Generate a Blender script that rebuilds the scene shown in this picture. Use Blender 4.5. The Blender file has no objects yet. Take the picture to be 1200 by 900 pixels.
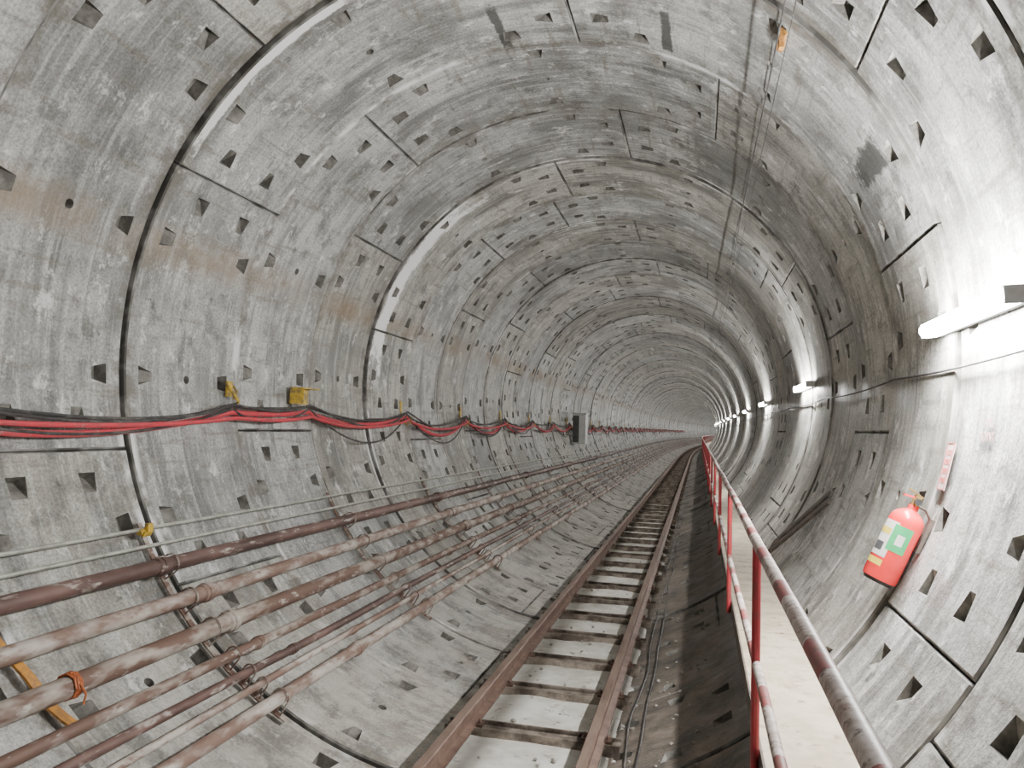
import bpy, bmesh, math, random
from mathutils import Vector, Matrix
from mathutils import noise as mn
random.seed(7)
R=2.8; W=1.382; Y0=3.2986
D2R=math.pi/180
col=bpy.context.scene.collection
YB,RC=55.0,1000.0            # the drive bends gently to the right beyond YB
def bendx(y): return (y-YB)**2/(2*RC) if y>YB else 0.0

# ------------------------------------------------------------------ materials
def newmat(name):
    m=bpy.data.materials.new(name); m.use_nodes=True
    nt=m.node_tree; nt.nodes.clear()
    o=nt.nodes.new('ShaderNodeOutputMaterial'); b=nt.nodes.new('ShaderNodeBsdfPrincipled')
    nt.links.new(b.outputs[0],o.inputs[0])
    return m,nt,b
class G:
    def __init__(s,nt): s.nt=nt
    def n(s,t,**k):
        x=s.nt.nodes.new(t)
        for a,v in k.items(): setattr(x,a,v)
        return x
    def put(s,inp,v):
        if isinstance(v,bpy.types.NodeSocket): s.nt.links.new(v,inp)
        else: inp.default_value=v
    def math(s,op,a,b=0.0,clamp=False):
        x=s.n('ShaderNodeMath',operation=op,use_clamp=clamp); s.put(x.inputs[0],a); s.put(x.inputs[1],b); return x.outputs[0]
    def noise(s,vec,scale,detail=4,rough=.55,dist=0,dim='3D'):
        x=s.n('ShaderNodeTexNoise',noise_dimensions=dim); s.put(x.inputs['Vector'],vec); x.inputs['Scale'].default_value=scale
        x.inputs['Detail'].default_value=detail; x.inputs['Roughness'].default_value=rough; x.inputs['Distortion'].default_value=dist
        return x.outputs['Fac']
    def ramp(s,f,stops):
        x=s.n('ShaderNodeMapRange',clamp=True); s.put(x.inputs[0],f)
        x.inputs[1].default_value=stops[0]; x.inputs[2].default_value=stops[1]; x.inputs[3].default_value=stops[2] if len(stops)>2 else 0; x.inputs[4].default_value=stops[3] if len(stops)>2 else 1
        return x.outputs[0]
    def mix(s,f,a,b,mode='MIX'):
        x=s.n('ShaderNodeMix',data_type='RGBA',blend_type=mode); s.put(x.inputs[0],f)
        s.put(x.inputs[6],a if not isinstance(a,tuple) else (*a,1)[:4]); s.put(x.inputs[7],b if not isinstance(b,tuple) else (*b,1)[:4]); return x.outputs[2]
    def vmul(s,v,t):
        x=s.n('ShaderNodeVectorMath',operation='MULTIPLY'); s.put(x.inputs[0],v); x.inputs[1].default_value=t; return x.outputs[0]
    def bump(s,h,st,dist=.01):
        x=s.n('ShaderNodeBump'); x.inputs['Strength'].default_value=st; x.inputs['Distance'].default_value=dist; s.put(x.inputs['Height'],h); return x.outputs[0]

def mat_concrete():
    m,nt,b=newmat('segment_concrete'); g=G(nt)
    pos=g.n('ShaderNodeNewGeometry').outputs['Position']
    uv=g.n('ShaderNodeUVMap',uv_map='UVMap').outputs[0]
    sx=g.n('ShaderNodeSeparateXYZ'); g.put(sx.inputs[0],uv); ang=sx.outputs[0]; vy=sx.outputs[1]
    sp=g.n('ShaderNodeSeparateXYZ'); g.put(sp.inputs[0],pos); py=sp.outputs[1]
    cb=g.n('ShaderNodeCombineXYZ'); g.put(cb.inputs[0],g.math('MULTIPLY',ang,17.6)); g.put(cb.inputs[1],py); cyl=cb.outputs[0]
    rnd=g.n('ShaderNodeObjectInfo').outputs['Random']
    seg=g.n('ShaderNodeAttribute',attribute_name='seg').outputs['Fac']
    r2=g.math('FRACT',g.math('ADD',g.math('MULTIPLY',rnd,7.31),g.math('MULTIPLY',seg,3.77)))
    r3=g.math('FRACT',g.math('ADD',g.math('MULTIPLY',rnd,3.17),g.math('MULTIPLY',seg,9.13)))
    big=g.noise(pos,1.2,4,.70)
    blot=g.noise(pos,3.3,6,.76)
    st=g.noise(g.vmul(cyl,(.8,15,1)),1.0,4,.7,0,'2D')
    drip=g.noise(g.vmul(cyl,(13,1.2,1)),1.0,3,.65,0,'2D')
    lime=g.noise(g.vmul(cyl,(3.0,4.2,1)),1.0,6,.80,0,'2D')
    fine=g.noise(cyl,48,2,.75,0,'2D')
    water=g.noise(g.vmul(cyl,(.55,2.6,1)),1.0,5,.66,0,'2D')
    base=g.mix(r2,(.25,.252,.245),(.56,.56,.54))
    base=g.mix(g.math('MULTIPLY',g.math('GREATER_THAN',r3,.6),.5),base,(.44,.41,.32))
    base=g.mix(g.ramp(big,(.46,.66,0,.7)),base,(.64,.64,.615))
    base=g.mix(g.ramp(big,(.48,.36,0,.75)),base,(.20,.20,.192))
    base=g.mix(g.ramp(blot,(.50,.64,0,.85)),base,(.155,.152,.14))
    base=g.mix(g.ramp(water,(.54,.64,0,.65)),base,(.135,.135,.13))
    base=g.mix(g.ramp(st,(.53,.74,0,.55)),base,(.72,.72,.70))
    base=g.mix(g.ramp(st,(.46,.26,0,.6)),base,(.15,.15,.14))
    base=g.mix(g.ramp(drip,(.56,.74,0,.6)),base,(.19,.17,.13))
    base=g.mix(g.ramp(fine,(.40,.64,0,.55)),base,(.36,.36,.335),'MULTIPLY')
    base=g.mix(g.ramp(lime,(.58,.68,0,.65)),base,(.84,.84,.82))
    base=g.mix(g.ramp(lime,(.39,.28,0,.85)),base,(.075,.072,.066))
    d=g.math('ABSOLUTE',g.math('SUBTRACT',ang,.452))
    base=g.mix(g.math('MULTIPLY',g.ramp(d,(.013,.003)),g.ramp(big,(.38,.6,.1,.75))),base,(.24,.175,.11))
    e=g.math('MINIMUM',vy,g.math('SUBTRACT',1.0,vy))
    base=g.mix(g.math('MULTIPLY',g.ramp(e,(.12,.005)),g.ramp(blot,(.40,.56,0,.85))),base,(.13,.115,.09))
    base=g.mix(g.math('MULTIPLY',g.ramp(e,(.06,.03)),g.ramp(big,(.54,.62,0,.85))),base,(.85,.85,.84))
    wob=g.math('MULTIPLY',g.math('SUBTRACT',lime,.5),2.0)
    for (yy,aa,hy,ha,c,s) in ((9.02,150,.18,27,(.97,.97,.97),1),(4.73,130,.045,20,(.9,.9,.88),.85),(5.31,28.6,.34,2.4,(.045,.045,.04),.92),(5.72,95.4,.36,.9,(.05,.05,.045),.9),(5.6,67.1,.38,.9,(.05,.05,.045),.9),(8.0,50,.8,14,(.12,.12,.115),.6)):  # white entries: deposit with wet gloss painted in, and a lit lip painted white
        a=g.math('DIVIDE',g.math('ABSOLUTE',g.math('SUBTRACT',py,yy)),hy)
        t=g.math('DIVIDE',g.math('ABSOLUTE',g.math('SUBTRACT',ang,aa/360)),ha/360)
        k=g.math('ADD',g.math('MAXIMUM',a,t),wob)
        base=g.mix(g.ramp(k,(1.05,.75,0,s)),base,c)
    inv=g.math('MULTIPLY',g.ramp(ang,(.60,.66)),g.ramp(ang,(.80,.77)))
    base=g.mix(g.math('MULTIPLY',inv,g.ramp(blot,(.58,.40,.1,.65))),base,(.52,.50,.45))
    base=g.mix(g.math('MULTIPLY',g.math('MULTIPLY',g.ramp(ang,(.66,.71)),g.ramp(ang,(.80,.77))),g.ramp(lime,(.50,.60,0,.6))),base,(.17,.135,.10))
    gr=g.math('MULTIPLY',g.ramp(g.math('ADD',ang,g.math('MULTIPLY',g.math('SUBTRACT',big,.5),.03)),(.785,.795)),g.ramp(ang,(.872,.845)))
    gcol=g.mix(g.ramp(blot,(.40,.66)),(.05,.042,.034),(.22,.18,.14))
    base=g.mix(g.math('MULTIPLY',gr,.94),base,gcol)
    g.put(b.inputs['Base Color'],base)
    g.put(b.inputs['Roughness'],g.ramp(big,(.35,.65,.33,.70)))
    g.put(b.inputs['Normal'],g.bump(g.math('ADD',g.math('MULTIPLY',fine,.6),st),.5,.009))
    return m
def mat_simple(name,c1,c2,scale=8,rough=.6,metal=0,thr=(.4,.65),bump=.3,c3=None,thr3=(.6,.7),stretch=(1,1,1),detail=3):
    m,nt,b=newmat(name); g=G(nt)
    pos=g.vmul(g.n('ShaderNodeNewGeometry').outputs['Position'],stretch)
    n=g.noise(pos,scale,detail,.65)
    c=g.mix(g.ramp(n,thr),c1,c2)
    if c3: c=g.mix(g.ramp(g.noise(pos,scale*2.3,3,.7),thr3),c,c3)
    g.put(b.inputs['Base Color'],c); b.inputs['Roughness'].default_value=rough; b.inputs['Metallic'].default_value=metal
    if bump: g.put(b.inputs['Normal'],g.bump(n,bump,.006))
    return m
def mat_banded():
    m,nt,b=newmat('red_white_paint'); g=G(nt)
    pos=g.n('ShaderNodeNewGeometry').outputs['Position']
    sp=g.n('ShaderNodeSeparateXYZ'); g.put(sp.inputs[0],pos)
    fr=g.math('FRACT',g.math('MULTIPLY',g.math('ADD',sp.outputs[1],.12),1/.62))
    band=g.math('GREATER_THAN',fr,.66)
    wn=g.noise(pos,14,4,.7)
    white=g.mix(g.ramp(wn,(.40,.66)),(.68,.61,.57),(.34,.24,.20))
    red=g.mix(g.ramp(wn,(.40,.62)),(.34,.075,.075),(.24,.12,.10))
    c=g.mix(band,white,red)
    c=g.mix(g.ramp(g.noise(pos,30,3,.7),(.56,.64,0,.85)),c,(.14,.08,.06))
    g.put(b.inputs['Base Color'],c); b.inputs['Roughness'].default_value=.5
    return m
def mat_emit(name,c,s):
    m=bpy.data.materials.new(name); m.use_nodes=True; nt=m.node_tree; nt.nodes.clear()
    o=nt.nodes.new('ShaderNodeOutputMaterial'); e=nt.nodes.new('ShaderNodeEmission')
    e.inputs[0].default_value=(*c,1); e.inputs[1].default_value=s; nt.links.new(e.outputs[0],o.inputs[0]); return m

M_con=mat_concrete()
M_dark=mat_simple('joint_gasket',(.02,.019,.017),(.045,.04,.036),rough=.9,bump=0)
M_chamf=mat_simple('dirty_joint_edge',(.08,.076,.068),(.30,.295,.275),3,.85,bump=0,thr=(.42,.62))
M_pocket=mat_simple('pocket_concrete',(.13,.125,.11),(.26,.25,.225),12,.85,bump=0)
M_rust=mat_simple('rusty_pipe_steel',(.40,.35,.30),(.15,.09,.068),7,.62,.1,(.38,.53),.5,(.52,.48,.43),(.58,.69),(1,.35,1))
M_rust2=mat_simple('pale_rusty_pipe',(.50,.455,.405),(.21,.135,.105),6,.6,.1,(.41,.58),.4,(.25,.17,.135),(.54,.63),(1,.4,1))
M_rust3=mat_simple('dark_rusty_pipe',(.18,.11,.092),(.085,.05,.042),5,.5,.15,(.4,.6),.5,(.44,.39,.35),(.56,.65),(1,.3,1))
M_galv=mat_simple('galvanised_tube',(.50,.51,.46),(.33,.33,.28),10,.45,.4,bump=0)
M_rail=mat_simple('rusted_rail',(.12,.072,.055),(.22,.145,.112),9,.5,.3,(.35,.7),.4)
M_railtop=mat_simple('worn_rail_head',(.31,.225,.18),(.17,.11,.085),12,.38,.5,(.4,.7),.2,stretch=(1,.2,1))
M_slp=mat_simple('sleeper_steel',(.10,.078,.062),(.30,.255,.21),7,.65,.2,(.4,.62),.6)
M_bed=mat_simple('track_bed_slurry',(.62,.61,.56),(.44,.42,.37),4,.75,0,(.4,.65),.6,(.24,.20,.155),(.60,.70))
M_walk=mat_simple('walkway_plate',(.56,.48,.36),(.41,.34,.235),5,.7,.0,(.4,.65),.3,(.26,.205,.145),(.57,.70))
M_edge=mat_simple('dark_steel',(.09,.08,.068),(.17,.135,.11),9,.6,.3)
M_red=mat_simple('red_cable_sheath',(.60,.05,.07),(.42,.07,.08),9,.5,0,(.42,.66),0,(.38,.24,.21),(.60,.70))
M_blk=mat_simple('black_cable_sheath',(.035,.033,.032),(.13,.12,.11),9,.55,0,(.45,.75),0)
M_yel=mat_simple('yellow_paint',(.60,.40,.04),(.24,.17,.06),14,.5,0,(.42,.60),0)
M_org=mat_simple('orange_paint',(.58,.27,.05),(.34,.17,.06),14,.5,0,(.42,.62),0)
M_hr=mat_banded()
M_postred=mat_simple('red_post_paint',(.38,.035,.045),(.22,.06,.05),14,.45,0,(.5,.7),0)
M_extred=mat_simple('extinguisher_red',(.85,.04,.04),(.70,.03,.03),4,.25,0,bump=0)
M_white=mat_simple('label_white',(.75,.74,.7),(.62,.6,.55),20,.5,bump=0)
M_green=mat_simple('label_green',(.03,.45,.15),(.04,.36,.13),20,.5,bump=0)
M_lyel=mat_simple('label_yellow',(.75,.6,.08),(.65,.5,.06),20,.5,bump=0)
M_brass=mat_simple('brass_valve',(.55,.38,.14),(.4,.26,.09),20,.35,.8,bump=0)
M_black=mat_simple('black_rubber',(.02,.02,.02),(.04,.04,.04),20,.5,bump=0)
M_box=mat_simple('panel_grey_paint',(.58,.59,.57),(.45,.45,.43),6,.45,bump=0)
M_boxd=mat_simple('panel_dark_door',(.06,.062,.065),(.1,.1,.1),6,.45,bump=0)
M_fix=mat_simple('lamp_housing',(.7,.7,.7),(.55,.55,.55),8,.4,bump=0)
M_sred=mat_simple('stencil_red',(.45,.20,.18),(.46,.36,.33),40,.8,bump=0,thr=(.4,.6))
M_signp=mat_simple('sign_pale_plate',(.62,.50,.47),(.55,.38,.36),30,.7,bump=0)
M_signr=mat_simple('sign_red_print',(.50,.09,.08),(.42,.15,.13),30,.7,bump=0)
M_rub=mat_simple('rubble_stone',(.34,.32,.28),(.18,.16,.13),9,.85,bump=0)
M_lamp=mat_emit('fluorescent_tube',(1,.985,.965),360)
M_lamp2=mat_emit('fluorescent_tube_near',(1,.99,.98),650)  # near tube only: emission raised over the other lamps to add glare

# ------------------------------------------------------------------ mesh helpers
def obj(name,me,mats=(),parent=None,loc=None):
    o=bpy.data.objects.new(name,me); col.objects.link(o)
    for m in mats: me.materials.append(m)
    if parent: o.parent=parent
    if loc: o.location=loc
    return o
def empty(name,loc=(0,0,0)):
    o=bpy.data.objects.new(name,None); o.location=loc; o.empty_display_size=.2; col.objects.link(o); return o
class MB:
    def __init__(s): s.v=[];s.f=[];s.m=[];s.sm=[]
    def quad(s,idx,m=0,sm=False): s.f.append(idx);s.m.append(m);s.sm.append(sm)
    def box(s,c,d,m=0,M=None):
        b=len(s.v)
        for i in (-.5,.5):
            for j in (-.5,.5):
                for k in (-.5,.5):
                    p=Vector((i*d[0],j*d[1],k*d[2]))
                    if M is not None: p=M@p
                    s.v.append(Vector(c)+p)
        for q in ((0,1,3,2),(4,6,7,5),(0,4,5,1),(2,3,7,6),(0,2,6,4),(1,5,7,3)): s.quad([b+i for i in q],m)
    def sweep(s,pts,r,n=12,m=0,cap=True,radii=None):
        b=len(s.v); N=len(pts); pts=[Vector(p) for p in pts]
        up=None
        for i,p in enumerate(pts):
            t=(pts[min(i+1,N-1)]-pts[max(i-1,0)]).normalized()
            if up is None:
                a=Vector((0,0,1)) if abs(t.z)<.8 else Vector((1,0,0))
                up=(a-t*a.dot(t)).normalized()
            else: up=(up-t*up.dot(t)).normalized()
            sd=t.cross(up); rr=radii[i] if radii else r
            for j in range(n):
                a=2*math.pi*j/n
                s.v.append(p+(up*math.cos(a)+sd*math.sin(a))*rr)
        for i in range(N-1):
            for j in range(n):
                k=(j+1)%n
                s.quad([b+i*n+j,b+(i+1)*n+j,b+(i+1)*n+k,b+i*n+k],m,True)
        if cap:
            s.quad([b+j for j in range(n)],m); s.quad([b+(N-1)*n+j for j in range(n-1,-1,-1)],m)
    def extr(s,prof,y0,y1,m=0):
        ys=[y0]
        y=YB
        while y<y1: ys.append(y); y+=3
        ys.append(y1)
        b=len(s.v);n=len(prof)
        for y in ys:
            for p in prof: s.v.append(Vector((p[0],y,p[1])))
        for i in range(len(ys)-1):
            for j in range(n):
                k=(j+1)%n; s.quad([b+i*n+j,b+i*n+k,b+i*n+n+k,b+i*n+n+j],m)
        s.quad([b+j for j in range(n)][::-1],m); s.quad([b+(len(ys)-1)*n+j for j in range(n)],m)
    def mesh(s,name,bend=True):
        me=bpy.data.meshes.new(name)
        me.from_pydata([(v[0]+(bendx(v[1]) if bend else 0),v[1],v[2]) for v in s.v],[],s.f)
        me.polygons.foreach_set('material_index',s.m); me.polygons.foreach_set('use_smooth',s.sm)
        bm=bmesh.new(); bm.from_mesh(me); bmesh.ops.recalc_face_normals(bm,faces=bm.faces)
        for e in bm.edges:
            if len(e.link_faces)==2 and e.calc_face_angle(0)>.6: e.smooth=False
        bm.to_mesh(me); bm.free(); return me
def P(ang,y,r=R): return Vector((r*math.cos(ang*D2R),y,r*math.sin(ang*D2R)))

# ------------------------------------------------------------------ segmental lining
def ring_mesh(name,edges):
    V=[];F=[];MI=[];UV=[];SEG=[]
    def add(th,y,rr): V.append((rr*math.cos(th*D2R),y,rr*math.sin(th*D2R))); UV.append(((th%360)/360,y/W,th)); return len(V)-1
    n=len(edges)
    PW=.150       # pocket width along the ring
    for si in range(n):
        a0=edges[si]; a1=edges[(si+1)%n]
        while a1<a0: a1+=360
        span=a1-a0; mm=1/R/D2R
        off=random.uniform(-.006,.008)
        segv=random.random()
        pk=[]
        cs=[a0+span*f for f in (1/6,.5,5/6)] if span>40 else [a0+span*.5]
        hw=PW/2*mm
        for c in cs: pk.append((c-hw,c+hw))
        lp=[(a0+.16*mm,a0+.30*mm),(a1-.30*mm,a1-.16*mm)]
        gh=.055*mm; gc=a0+span*.5
        ts={a0+.016*mm,a1-.016*mm}
        for a,b in pk+lp: ts|={a,b}
        ts|={gc-gh,gc+gh} if span>40 else set()
        ts=sorted(ts); full=[]
        for i in range(len(ts)-1):
            k=max(1,math.ceil((ts[i+1]-ts[i])/2.3))
            full+=[ts[i]+(ts[i+1]-ts[i])*j/k for j in range(k)]
        full.append(ts[-1])
        G0=.0045
        T=[(a0+G0*mm,.1),(a0+G0*mm,.010)]+[(t,0) for t in full]+[(a1-G0*mm,.010),(a1-G0*mm,.1)]
        ys=[.016,.14,.28,.345,.49,W/2-.055,W/2+.055,W-.49,W-.345,W-.28,W-.14,W-.016]
        YY=[(G0,.1),(G0,.010)]+[(y,0) for y in ys]+[(W-G0,.010),(W-G0,.1)]
        idx={}
        for i,(t,dr) in enumerate(T):
            for j,(y,dy) in enumerate(YY): idx[i,j]=add(t,y,R+off+max(dr,dy))
        def cell(a,b,c,d):
            for q in pk:
                if a>=q[0]-1e-6 and b<=q[1]+1e-6:
                    if abs(c-.14)<1e-6: return 'ylo',q
                    if abs(c-(W-.28))<1e-6: return 'yhi',q
            for n_,q in enumerate(lp):
                if a>=q[0]-1e-6 and b<=q[1]+1e-6 and (abs(c-.345)<1e-6 or abs(c-(W-.49))<1e-6): return ('tlo' if n_==0 else 'thi'),q
            if span>40 and a>=gc-gh-1e-6 and b<=gc+gh+1e-6 and abs(c-(W/2-.055))<1e-6: return 'g',None
            return None,None
        def face(q,mi): F.append(q);MI.append(mi);SEG.append(segv)
        done=set()
        for i in range(len(T)-1):
            for j in range(len(YY)-1):
                q=[idx[i,j],idx[i+1,j],idx[i+1,j+1],idx[i,j+1]]
                a,b=T[i][0],T[i+1][0]; c,d=YY[j][0],YY[j+1][0]
                flat=T[i][1]==0 and T[i+1][1]==0 and YY[j][1]==0 and YY[j+1][1]==0
                kind,pr=cell(a,b,c,d) if flat else (None,None)
                if kind is None: face(q,0 if flat else 2);continue
                rr=R+off
                if kind=='g':
                    cx_,cy_=(a+b)/2,(c+d)/2; rad=.034; N=16
                    circ=[];deep=[]
                    for k in range(N):
                        an=2*math.pi*k/N-3*math.pi/4
                        circ.append(add(cx_+rad*math.cos(an)*mm,cy_+rad*math.sin(an),rr))
                        deep.append(add(cx_+rad*.8*math.cos(an)*mm,cy_+rad*.8*math.sin(an),rr+.06))
                    for s4 in range(4):
                        k0=s4*4
                        face([q[s4],q[(s4+1)%4]]+[circ[(k0+k)%N] for k in (4,3,2,1,0)],0)
                    for k in range(N): face([circ[k],circ[(k+1)%N],deep[(k+1)%N],deep[k]],1)
                    face(deep,1)
                    continue
                key=(kind,round(pr[0],4),round(c,3))
                if key in done: continue
                done.add(key)
                i1=i
                while T[i1+1][0]<pr[1]-1e-6: i1+=1
                i1+=1; b=T[i1][0]
                low=[idx[k,j] for k in range(i,i1+1)]; high=[idx[k,j+1] for k in range(i,i1+1)]
                dep=.098
                ins=.18*random.uniform(.6,1.6)
                tt=lambda u:a+(b-a)*u; yy=lambda v:c+(d-c)*v
                if kind=='ylo':   cor=[(0,0),(1,0),(1-ins,1),(ins,1)]; sh=(2,3)
                elif kind=='yhi': cor=[(ins,0),(1-ins,0),(1,1),(0,1)]; sh=(0,1)
                elif kind=='tlo': cor=[(0,0),(1,ins),(1,1-ins),(0,1)]; sh=(1,2)
                else:             cor=[(0,ins),(1,0),(1,1),(0,1-ins)]; sh=(3,0)
                ov=[add(tt(u),yy(v),rr) for u,v in cor]
                face(low+[ov[1],ov[0]],0)
                face([low[-1],high[-1],ov[2],ov[1]],0)
                face(high[::-1]+[ov[3],ov[2]],0)
                face([high[0],low[0],ov[0],ov[3]],0)
                s0,s1=sh; d0,d1=(s1+1)%4,(s1+2)%4
                dv={k:add(tt(.5+(cor[k][0]-.5)*.86),yy(.5+(cor[k][1]-.5)*.86),rr+dep) for k in (d0,d1)}
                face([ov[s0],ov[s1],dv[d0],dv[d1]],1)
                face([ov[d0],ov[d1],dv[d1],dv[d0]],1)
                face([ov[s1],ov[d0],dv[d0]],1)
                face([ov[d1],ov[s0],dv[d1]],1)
    me=bpy.data.meshes.new(name); me.from_pydata(V,[],F)
    me.polygons.foreach_set('material_index',MI)
    uvl=me.uv_layers.new(name='UVMap')
    for p in me.polygons:
        us=[UV[me.loops[l].vertex_index][0] for l in p.loop_indices]
        wrap=max(us)-min(us)>.5
        for l in p.loop_indices:
            u,v,_=UV[me.loops[l].vertex_index]
            if wrap and u<.5: u+=1
            uvl.data[l].uv=(u,v)
    at=me.attributes.new('seg','FLOAT','FACE'); at.data.foreach_set('value',SEG)
    bm=bmesh.new(); bm.from_mesh(me)
    bmesh.ops.remove_doubles(bm,verts=bm.verts,dist=1e-5)
    bmesh.ops.dissolve_degenerate(bm,edges=bm.edges,dist=1e-5)
    for f in bm.faces:
        f.smooth=True; c=f.calc_center_median(); f.normal_update()
        if f.normal.dot(Vector((-c.x,0,-c.z)))<0 and abs(f.normal.dot(Vector((c.x,0,c.z)).normalized()))>.3: f.normal_flip()
    for e in bm.edges:
        if len(e.link_faces)==2 and abs(e.link_faces[0].normal.dot(e.link_faces[1].normal))<.93: e.smooth=False
    bm.to_mesh(me); bm.free()
    me.materials.append(M_con); me.materials.append(M_pocket); me.materials.append(M_chamf)
    return me
def E(start,key):
    e=[start]
    for i in range(5): e.append(e[-1]+(24 if i==key else 67.2))
    return [x%360 for x in e]
variants=[ring_mesh('ring_a',E(36.8,1)),ring_mesh('ring_b',E(15.7,4)),ring_mesh('ring_c',E(58,3)),ring_mesh('ring_d',E(11.8,4)),ring_mesh('ring_e',E(31,2))]
wall=empty('wall_tunnel')
for k in range(-6,150):
    o=bpy.data.objects.new('lining_ring',variants[(k-1)%5]); col.objects.link(o); o.parent=wall
    s=1+random.uniform(-.0050,.0035); lx=random.uniform(-.008,.008); lz=random.uniform(-.008,.008)
    if k==1: s,lx,lz=1.003,0,0
    if k==2: s,lx,lz=.9925,.004,-.006
    if k==3: s,lx,lz=1.001,0,0
    if k==5: s,lx,lz=.993,.005,0
    y=Y0+(k-1)*W
    o.location=(lx+bendx(y),y,lz); o.scale=(s,1,s)
    if y>YB: o.rotation_euler=(0,0,-(y-YB)/RC)
mb=MB(); n=48; ylist=[Y0-8*W,YB]+[YB+4*i for i in range(1,37)]
for y in ylist:
    for j in range(n): mb.v.append(P(j*360/n,y,R+.132))
for i in range(len(ylist)-1):
    for j in range(n): mb.quad([i*n+j,i*n+(j+1)%n,i*n+n+(j+1)%n,i*n+n+j],0,True)
mb.quad(list(range(n)),0); mb.quad([(len(ylist)-1)*n+j for j in range(n)],0)
obj('joint_backing',mb.mesh('joint_backing'),[M_dark],wall)

# ------------------------------------------------------------------ track
YS,YE=-3.0,196.0
track=empty('railway_track')
RT=-2.46
def railprof(x):
    return [(x-.06,RT-.135),(x+.06,RT-.135),(x+.06,RT-.122),(x+.012,RT-.108),(x+.010,RT-.04),(x+.034,RT-.03),(x+.034,RT-.006),(x+.028,RT),
            (x-.028,RT),(x-.034,RT-.006),(x-.034,RT-.03),(x-.010,RT-.04),(x-.012,RT-.108),(x-.06,RT-.122)]
for i,x in enumerate((-.16,.74)):
    mb=MB(); mb.extr(railprof(x),YS,YE)
    me=mb.mesh('rail'); o=obj(f'rail_{i+1}',me,[M_rail,M_railtop],track)
    for p in me.polygons:
        if p.normal.z>.9 and p.center.z>RT-.01: p.material_index=1
mb=MB(); mbs=MB()
y=5.17-.85*9
while y<130:
    Mz=Matrix.Rotation(random.uniform(-.014,.014),3,'Z'); yj=y+random.uniform(-.02,.02)
    mb.box((.29,yj,RT-.150),(1.22,.13,.012),0,Mz)
    mb.box((.29,yj-.062,RT-.175),(1.22,.014,.10),0,Mz)
    mb.box((.29,yj+.062,RT-.175),(1.22,.014,.10),0,Mz)
    mb.box((.29,yj+.062,RT-.128),(.80,.014,.03),0,Mz)
    for x in (-.16,.74):
        for s in (-1,1):
            mbs.box((x+s*.078,yj,RT-.125),(.05,.07,.02),0)
            mbs.sweep([(x+s*.08,yj,RT-.13),(x+s*.08,yj,RT-.085)],.013,8)
    y+=.85
obj('sleepers',mb.mesh('sleepers'),[M_slp],track)
obj('rail_clips',mbs.mesh('clips'),[M_rail],track)
def bedz(x,y): return RT-.180+.022*mn.noise(Vector((x*3,y*2.2,0)))+.014*mn.noise(Vector((x*11,y*9,3)))
mb=MB(); xs=[-.42+1.30*i/13 for i in range(14)]; ny=900
yy=[YS+(60-YS)*j/ny for j in range(ny)]+[60+4*i for i in range(1,35)]
for y in yy:
    for k,x in enumerate(xs):
        z=bedz(x,y); cz=-math.sqrt(R*R-x*x)
        if k in(0,13): z=cz-.02
        mb.v.append(Vector((x,y,max(z,cz-.02) if k not in(0,13) else z)))
for j in range(len(yy)-1):
    for k in range(13):
        b=j*14+k; mb.quad([b,b+1,b+15,b+14],0,True)
obj('track_bed',mb.mesh('track_bed'),[M_bed],track)
mb=MB(); rr_=random.Random(5)
def stone(c,s):
    b=len(mb.v)
    t=(1+5**.5)/2
    vs=[(-1,t,0),(1,t,0),(-1,-t,0),(1,-t,0),(0,-1,t),(0,1,t),(0,-1,-t),(0,1,-t),(t,0,-1),(t,0,1),(-t,0,-1),(-t,0,1)]
    for v in vs:
        k=s*rr_.uniform(.35,.65); mb.v.append(Vector(c)+Vector((v[0]*k,v[1]*k,v[2]*k*.6)))
    for f in ((0,11,5),(0,5,1),(0,1,7),(0,7,10),(0,10,11),(1,5,9),(5,11,4),(11,10,2),(10,7,6),(7,1,8),(3,9,4),(3,4,2),(3,2,6),(3,6,8),(3,8,9),(4,9,5),(2,4,11),(6,2,10),(8,6,7),(9,8,1)): mb.quad([b+i for i in f])
for i in range(620):
    y=2.6+27*rr_.random()**1.6
    q=rr_.random()
    if q<.5:
        x=rr_.uniform(.86,1.5); z=-math.sqrt(R*R-x*x)
    elif q<.75:
        x=rr_.uniform(-.75,-.3); z=-math.sqrt(R*R-x*x)
    else:
        x=rr_.uniform(-.05,.65); z=bedz(x,y)
    stone((x,y,z+.010),rr_.uniform(.006,.022))
obj('rubble',mb.mesh('rubble'),[M_rub])

# ------------------------------------------------------------------ walkway
walk=empty('walkway')
WZ=-1.79; WX0=1.645; WX1=2.165
mb=MB(); y=-3.0
while y<150:
    mb.box(((WX0+WX1)/2,y+1.38,WZ-.012),(WX1-WX0-.005,2.745,.018),0)
    y+=2.76
obj('deck_plates',mb.mesh('deck'),[M_walk],walk)
mb=MB()
mb.extr([(WX0-.004,WZ-.09),(WX0+.05,WZ-.09),(WX0+.05,WZ-.08),(WX0+.006,WZ-.08),(WX0+.006,WZ+.010),(WX0-.004,WZ+.010)],-3,150)
mb.extr([(WX1-.10,WZ-.08),(WX1-.05,WZ-.08),(WX1-.05,WZ-.022),(WX1-.10,WZ-.022)],-3,150)
y=Y0-4*W+.7
while y<110:
    mb.box(((WX0+WX1)/2-.03,y,WZ-.055),(WX1-WX0-.06,.06,.06))
    mb.sweep([Vector((WX0+.03,y,WZ-.09)),Vector((1.80,y,-2.09))],.028,6)
    mb.box((1.79,y,-2.09),(.1,.12,.04),0,Matrix.Rotation(-.85,3,'Y'))
    y+=W*2
obj('support_frame',mb.mesh('frame'),[M_edge],walk)

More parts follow.
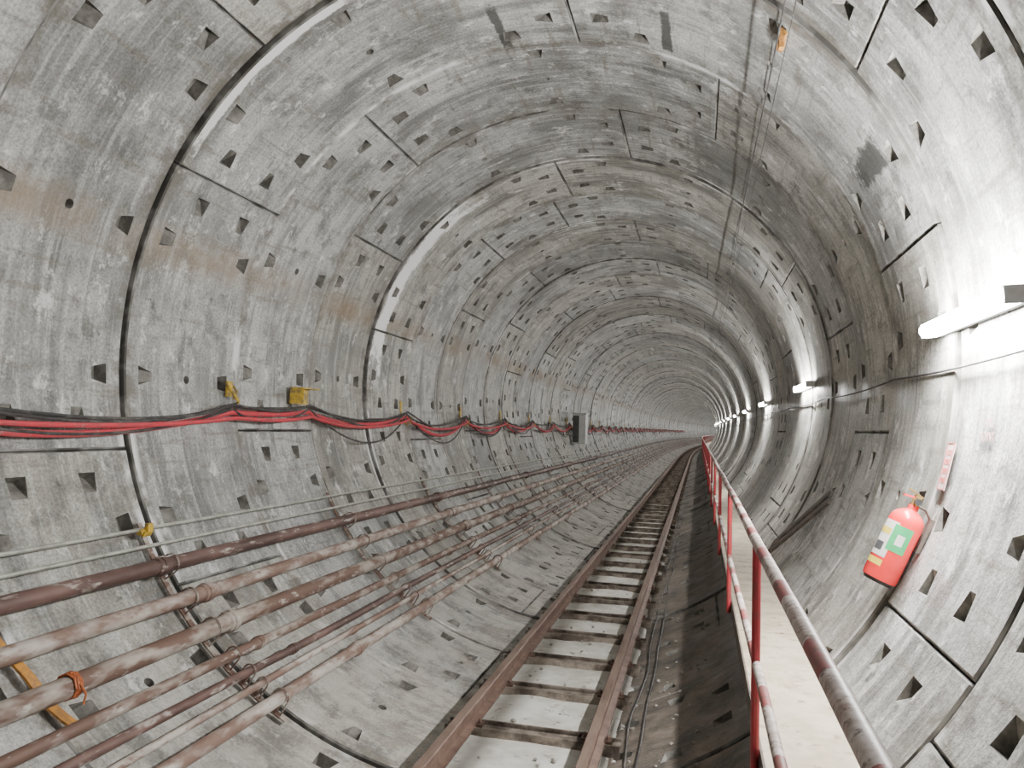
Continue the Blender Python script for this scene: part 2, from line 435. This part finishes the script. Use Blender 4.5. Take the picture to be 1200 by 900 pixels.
hr=empty('handrail')
HX=1.620; HU=-.935; HL=-1.435
def wavy(x,z,y0,y1,st,amp,seed):
    pts=[];y=y0
    while y<=y1:
        pts.append((x+amp*mn.noise(Vector((y*.45,seed,0))),y,z+amp*mn.noise(Vector((y*.45,seed,9))))); y+=st
    return pts
mb=MB(); mb.sweep(wavy(HX,HU,-3,150,.46,.012,1),.022,16); obj('top_rail',mb.mesh('tr'),[M_hr],hr)
mb=MB(); mb.sweep(wavy(HX,HL,-3,150,.46,.010,2),.019,16); obj('mid_rail',mb.mesh('lr'),[M_hr],hr)
mb=MB(); y=3.3-2.76*2
while y<150:
    mb.sweep([(HX,y,WZ-.07),(HX,y,HU)],.018,10)
    y+=2.76
obj('posts',mb.mesh('posts'),[M_postred],hr)

# ------------------------------------------------------------------ service pipes
AMP=.014
def pipe(ang,r,mat,seed,rc=2.66,coup=5.6,c0=0,ye=170,name='water_pipe'):
    mb=MB(); X0,Z0=P(ang,0,rc).x,P(ang,0,rc).z
    mb.sweep(wavy(X0,Z0,-2.5,ye,.7,AMP,seed),r,16)
    def at(y): return Vector((X0+AMP*mn.noise(Vector((y*.45,seed,0))),y,Z0+AMP*mn.noise(Vector((y*.45,seed,9)))))
    y=c0
    while y<60:
        c=at(y)
        mb.sweep([c+Vector((0,q,0)) for q in (-.06,-.05,-.022,-.02,.02,.022,.05,.06)],r,16,radii=[r*k for k in (1.02,1.2,1.22,1.34,1.34,1.22,1.2,1.02)])
        y+=coup
    return obj(name,mb.mesh(name),[mat])
PIPES=((-145.2,.052,M_rust3,11,4.45,5.6),(-139.3,.052,M_rust2,12,4.72,5.6),(-133.5,.060,M_rust,13,4.75,5.6),(-128.4,.036,M_rust,14,4.85,4.2),(-124.9,.030,M_rust3,15,5.1,4.2),(-122.3,.024,M_rust2,16,5.9,4.2),(-118.9,.045,M_rust2,17,5.7,5.6))
for a,r,m,sd,c0,cp in PIPES: pipe(a,r,m,sd,c0=c0,coup=cp)
for a,sd in ((-151.6,21),(-148.9,22)):
    mb=MB(); mb.sweep(wavy(P(a,0,2.70).x,P(a,0,2.70).z,-2.5,120,.9,.012,sd),.014,8)
    obj('conduit',mb.mesh('conduit'),[M_galv])
br=empty('pipe_bracket_set')
mb=MB(); y=4.55-2*W*2
while y<110:
    n=16; b=len(mb.v)
    for i in range(n+1):
        p=P(-153+36.5*i/n,y,2.764); rad=Vector((p.x,0,p.z)).normalized()
        for dy,dr in((-.022,-.006),(.022,-.006),(.022,.006),(-.022,.006)): mb.v.append(p+Vector((0,dy,0))+rad*dr)
    for i in range(n):
        for j in range(4):
            k=(j+1)%4; mb.quad([b+i*4+j,b+i*4+4+j,b+i*4+4+k,b+i*4+k])
    for a,r,*_ in PIPES:
        c=P(a,y,2.66); rad=Vector((c.x,0,c.z)).normalized(); tan=Vector((-rad.z,0,rad.x)); rr=r+.016
        pts=[c+rad*.100+tan*rr]+[c-rad*rr*math.sin(math.pi*q/8)+tan*rr*math.cos(math.pi*q/8) for q in range(9)]+[c+rad*.100-tan*rr]
        mb.sweep(pts,.006,6)
        M3=Matrix((tan,Vector((0,1,0)),rad)).transposed()
        h=.100-r-.012
        if h>.01: mb.box(c+rad*(r+.012+h/2),(r*1.2,.04,h),0,M3)
    y+=W*2
obj('bracket_bars',mb.mesh('brk'),[M_rust],br)
mb=MB(); c=P(-151.2,4.5,2.70); mb.box(c,(.06,.08,.04),0,Matrix.Rotation(.5,3,'Y')); mb.box(c+Vector((.03,0,.03)),(.03,.05,.06)); mb.sweep([c+Vector((0,-.06,0)),c+Vector((0,.06,.01))],.022,8)
obj('conduit_clamp',mb.mesh('clamp'),[M_yel])
mb=MB(); b=0
for i in range(9):
    p=P(-144+15*i/8,3.2+.016*i,2.745+.012*math.sin(i*1.3)); rad=Vector((p.x,0,p.z)).normalized()
    for dy,dr in((-.028,-.008),(.028,-.008),(.028,.008),(-.028,.008)): mb.v.append(p+Vector((0,dy,0))+rad*dr)
for i in range(8):
    for j in range(4):
        k=(j+1)%4; mb.quad([b+i*4+j,b+i*4+4+j,b+i*4+4+k,b+i*4+k])
mb.quad([b,b+1,b+2,b+3]); mb.quad([b+32,b+33,b+34,b+35])
obj('orange_bracket',mb.mesh('obr'),[M_org])
mb=MB(); c=P(-133.5,3.36,2.66)
for q in range(5):
    a0=q*.7; mb.sweep([c+Vector((.068*math.cos(t/8*2*math.pi+a0),(q-2)*.012+.006*math.sin(t),.068*math.sin(t/8*2*math.pi+a0))) for t in range(9)],.006,6)
mb.sweep([c+Vector((.068,0,.02)),c+Vector((.09,.02,-.04)),c+Vector((.085,.01,-.09))],.006,6)
M_tie=mat_simple('tie_red_orange',(.50,.14,.04),(.35,.10,.04),14,.6,bump=0)
obj('rope_tie',mb.mesh('tie'),[M_tie])

# ------------------------------------------------------------------ wall cables (left)
HK=[-2.6,.1,2.75,5.85,7.2]+[7.2+2.76*i for i in range(1,42)]
def cable(zh,sag,r,mat,rc,seed,y1=120,irregular=.35,name='power_cable'):
    mb=MB(); pts=[]; rnd=random.Random(seed); hs=[h for h in HK if h<y1]
    for i in range(len(hs)-1):
        a,b=hs[i],hs[i+1]; s=sag*rnd.uniform(1-irregular,1+irregular)
        if b<=8: s*=.8 if b<6 else .2
        elif b<10: s*=.75
        sk=rnd.uniform(.75,1.3); n=14 if a<40 else 6
        for j in range(n):
            t=j/n; z0=zh+(-.06 if a<3 else (-.04 if a==5.85 else 0))*(1-t)+(-.06 if b<3 else (-.04 if b==5.85 else 0))*t
            z=z0-s*4*(t**sk)*(1-t**sk)
            pts.append((-math.sqrt(rc*rc-z*z),a+(b-a)*t,z))
    mb.sweep(pts,r,8); return obj(name,mb.mesh(name),[mat])
cable(-.40,.20,.024,M_red,2.70,3)
cable(-.45,.12,.018,M_red,2.655,4)
cable(-.35,.13,.014,M_blk,2.70,5)
cable(-.33,.32,.013,M_blk,2.67,6)
cable(-.37,.44,.011,M_blk,2.68,8,irregular=.5)
hk=empty('cable_hook_set'); mb=MB()
for h in HK[5:]:
    if h>90: continue
    base=Vector((-math.sqrt(R*R-.08),h,-.28))
    mb.box(base+Vector((.03,0,.0)),(.02,.07,.2))
    mb.sweep([base+Vector((.03,0,-.08)),base+Vector((.08,0,-.2)),base+Vector((.15,0,-.23)),base+Vector((.2,0,-.18)),base+Vector((.2,0,-.12))],.009,8)
obj('hooks',mb.mesh('hooks'),[M_yel],hk)
mb=MB(); c=Vector((-2.74,7.1,-.24))
mb.box(c+Vector((.02,0,0)),(.02,.34,.17)); mb.box(c+Vector((.09,0,.08)),(.16,.34,.014)); mb.box(c+Vector((.09,-.16,0)),(.15,.012,.15))
obj('yellow_cable_bracket',mb.mesh('ycb'),[M_yel])
mb=MB(); c=Vector((-2.745,5.9,-.25)); mb.box(c+Vector((.015,0,.02)),(.02,.08,.14)); mb.sweep([c+Vector((.02,-.03,.05)),c+Vector((.09,-.03,-.03)),c+Vector((.12,0,-.09)),c+Vector((.08,.03,-.11))],.014,8); mb.sweep([c+Vector((.02,.05,.05)),c+Vector((.06,.05,.0)),c+Vector((.03,.05,-.07))],.012,8)
obj('yellow_cable_hook',mb.mesh('ych'),[M_yel])

jb=empty('electrical_panel'); mb=MB(); c=Vector((-2.38,24.2,-.52))
mb.box(c,(.42,.5,.95)); mb.box(c+Vector((0,0,.50)),(.48,.58,.04)); mb.box(c+Vector((-.24,0,0)),(.1,.06,.06)); mb.box(c+Vector((-.24,0,.3)),(.1,.06,.06))
obj('cabinet',mb.mesh('cab'),[M_box],jb)
mb=MB(); mb.box(c+Vector((-.10,-.262,0)),(.20,.02,.86)); obj('doors',mb.mesh('door'),[M_boxd],jb)

# ------------------------------------------------------------------ ceiling wires
mb=MB(); pts=[]; y=-2
while y<110:
    t=(y%8.3)/8.3; pts.append(P(47.8,y,2.72)+Vector((-.02,0,-.08*4*t*(1-t)))); y+=.55
mb.sweep(pts,.006,6); obj('overhead_wire',mb.mesh('ow'),[M_blk])
mb=MB(); pts=[]; y=-2
while y<60:
    t=((y+3)%5.5)/5.5; pts.append(P(46.8,y,2.75)+Vector((-.01,0,-.04*4*t*(1-t)))); y+=.55
mb.sweep(pts,.003,6); obj('overhead_wire',mb.mesh('ow2'),[M_blk])
mb=MB(); c=P(47.6,4.9,2.74); mb.box(c,(.05,.22,.03),0,Matrix.Rotation(.8,3,'Y')); mb.box(c+Vector((0,0,-.02)),(.03,.05,.07)); obj('wire_clip',mb.mesh('wc'),[M_org])

# ------------------------------------------------------------------ right wall : lamps and cable
LA=3.2
def lamp(y):
    near=abs(y-4.25)<.1
    p=P(LA,y,2.68 if near else 2.69); p.x+=bendx(y)
    e=empty('tube_light',p)
    if y>YB: e.rotation_euler=(0,0,-(y-YB)/RC)
    rad=Vector((math.cos(LA*D2R),0,math.sin(LA*D2R)))
    mb=MB(); M3=Matrix((rad,Vector((0,1,0)),Vector((-rad.z,0,rad.x)))).transposed()
    mb.box(rad*.066,(.03,1.26,.075),0,M3)
    for s in(-1,1): mb.box(rad*.012+Vector((0,s*.617,0)),(.08,.026,.08),0,M3)
    obj('housing',mb.mesh('housing'),[M_fix],e)
    mb=MB(); mb.sweep([(0,-.6,0),(0,.6,0)],.044 if near else .031,10 if y<12 else 5,cap=False); obj('tube',mb.mesh('tube'),[M_lamp2 if near else M_lamp],e)
for i in range(-2,31): lamp(4.25+6.3*i)
mb=MB(); pts=[]; y=-3
while y<100:
    t=((y+.3)%3.15)/3.15; pts.append(P(-1.2,y,2.766)+Vector((0,0,-.03*4*t*(1-t)))); y+=.3
mb.sweep(pts,.007,8); obj('lighting_cable',mb.mesh('lc'),[M_blk])
for x,sd,m in((.95,31,M_blk),(1.03,33,M_blk)):
    pts=[]; y=-2
    while y<60:
        xx=x+.05*mn.noise(Vector((y*.8,sd,0))); pts.append((xx,y,-math.sqrt(R*R-xx*xx)+.02+.008*mn.noise(Vector((y*2,sd,5))))); y+=.25
    mb=MB(); mb.sweep(pts,.007,6); obj('trailing_cable',mb.mesh('tc'),[m])
mb=MB()
for da,dy in((0,0),(1.2,.16)):
    a,b=P(-38.6+da,8.3+dy,2.72),P(-23+da,7.35+dy,2.76); d=(b-a); L=d.length; d.normalize(); rad=Vector((a.x+b.x,0,a.z+b.z)).normalized(); sd=d.cross(rad).normalized()
    M3=Matrix((d,sd,d.cross(sd))).transposed(); mb.box((a+b)/2,(L,.07,.025),0,M3)
obj('dark_bar',mb.mesh('dark_bar_mesh'),[M_edge])  # two dark bars lying slantwise along the right wall

# ------------------------------------------------------------------ fire extinguisher
fe=empty('fire_extinguisher')
ea=-23.6; rad=Vector((math.cos(ea*D2R),0,math.sin(ea*D2R))); Z=Vector((-rad.z,0,rad.x)); X=-rad; Yv=Z.cross(X)
fe.matrix_world=Matrix.Translation(rad*(R-.125)+Vector((0,4.60,0)))@Matrix((X,Yv,Z)).transposed().to_4x4()
fs=1 if Yv.y>0 else -1
mb=MB(); zz=[-.215,-.225,-.22,-.2,.12,.15,.175,.195,.205,.23]; rr=[.05,.08,.088,.091,.091,.086,.070,.045,.028,.028]
mb.sweep([(0,0,z) for z in zz],.1,28,radii=rr); obj('body',mb.mesh('body',0),[M_extred],fe)
mb=MB(); mb.sweep([(0,0,-.24),(0,0,-.215)],.088,28,radii=[.076,.084]); obj('base_ring',mb.mesh('base',0),[M_black],fe)
mb=MB(); mb.sweep([(0,0,.22),(0,0,.275)],.024,12); mb.sweep([(0,-.03,.25),(0,.04,.25)],.016,10); mb.box((0,.0,.285),(.03,.05,.02)); mb.box((.02,0,.298),(.09,.022,.010),0,Matrix.Rotation(-.25,3,'Y')); obj('valve',mb.mesh('valve',0),[M_brass],fe)
mb=MB(); mb.box((.03,0,.272),(.09,.02,.01),0,Matrix.Rotation(.12,3,'Y')); obj('handle',mb.mesh('handle',0),[M_extred],fe)
mb=MB(); mb.sweep([(0,fs*.04,.25),(0,fs*.07,.24),(-.03,fs*.098,.19),(-.05,fs*.096,.1),(-.05,fs*.096,-.05),(-.05,fs*.096,-.12)],.009,10); mb.sweep([(-.05,fs*.098,-.10),(-.05,fs*.098,-.17)],.012,10); mb.sweep([(0,-fs*.045,.255),(0,-fs*.03,.255)],.018,12); obj('hose',mb.mesh('hose',0),[M_black],fe)
def patch(a0,a1,z0,z1,mat,name,r=.0918):
    mb=MB(); n=14
    for i in range(n+1):
        a=(a0+(a1-a0)*i/n)*D2R
        for z in(z0,z1): mb.v.append(Vector((r*math.cos(a),r*math.sin(a),z)))
    for i in range(n): mb.quad([2*i,2*i+2,2*i+3,2*i+1],0,True)
    obj(name,mb.mesh(name,0),[mat],fe)
s_=-fs
patch(s_*-15,s_*62,-.10,.11,M_white,'label')
patch(s_*50,s_*112,-.05,.10,M_green,'label_panel',.0924)
patch(s_*-12,s_*62,-.15,-.115,M_lyel,'label_strip')
patch(s_*0,s_*40,-.07,-.02,M_boxd,'label_text',.0924)
patch(s_*-5,s_*45,.03,.065,M_lyel,'label_band',.0924)
patch(s_*70,s_*95,-.01,.05,M_white,'label_mark',.0930)
mb=MB(); mb.box((-.11,0,.1),(.02,.06,.2)); mb.sweep([(-.11,0,.19),(-.06,0,.235),(0,0,.235)],.008,8); obj('wall_bracket',mb.mesh('wb',0),[M_edge],fe)

def wall_text(txt,ang,y,size,name,mat):
    cu=bpy.data.curves.new(name,'FONT'); cu.body=txt; cu.size=size; cu.align_x='CENTER'; cu.align_y='CENTER'; cu.extrude=.0006
    o=bpy.data.objects.new(name,cu); col.objects.link(o); cu.materials.append(mat)
    rad=Vector((math.cos(ang*D2R),0,math.sin(ang*D2R))); n=-rad; up=Vector((-rad.z,0,rad.x)); right=up.cross(n)
    o.matrix_world=Matrix.Translation(rad*(R-.012)+Vector((0,y,0)))@Matrix((right,up,n)).transposed().to_4x4()
wall_text('FIRE\nPOINT',-9.0,4.13,.07,'stencilled_notice',M_sred)
sp=empty('safety_sign'); ang=-13.2; rad=Vector((math.cos(ang*D2R),0,math.sin(ang*D2R))); up=Vector((-rad.z,0,rad.x)); right=up.cross(-rad)
sp.matrix_world=Matrix.Translation(rad*(R-.02)+Vector((0,4.60,0)))@Matrix((right,up,-rad)).transposed().to_4x4()
mb=MB(); mb.box((0,0,0),(.11,.27,.006)); obj('plate',mb.mesh('plate',0),[M_signp],sp)
mb=MB()
for x in(-.052,.052): mb.box((x,0,.004),(.006,.27,.003))
for z in(-.132,.132): mb.box((0,z,.004),(.11,.006,.003))
for k in range(4):
    for j in range(3): mb.box((-.026+.026*j,-.078+.052*k,.004),(.018,.03,.002))
obj('lettering',mb.mesh('let',0),[M_signr],sp)

# ------------------------------------------------------------------ world & camera
w=bpy.data.worlds.new('World'); bpy.context.scene.world=w; w.use_nodes=True
w.node_tree.nodes['Background'].inputs[0].default_value=(0,0,0,1)
cd=bpy.data.cameras.new('cam'); cd.lens=36*875.64/1200; cd.sensor_width=36; cd.sensor_fit='HORIZONTAL'; cd.clip_end=500; cd.clip_start=.02
co=bpy.data.objects.new('camera',cd); col.objects.link(co)
F=Vector((-.2437,.9682,.0560)).normalized(); U=Vector((-.0159,-.0618,.9980)); Rt=F.cross(U).normalized(); U=Rt.cross(F)
co.matrix_world=Matrix.Translation((1.3781,0,-.4852))@Matrix((Rt,U,-F)).transposed().to_4x4()
bpy.context.scene.camera=co
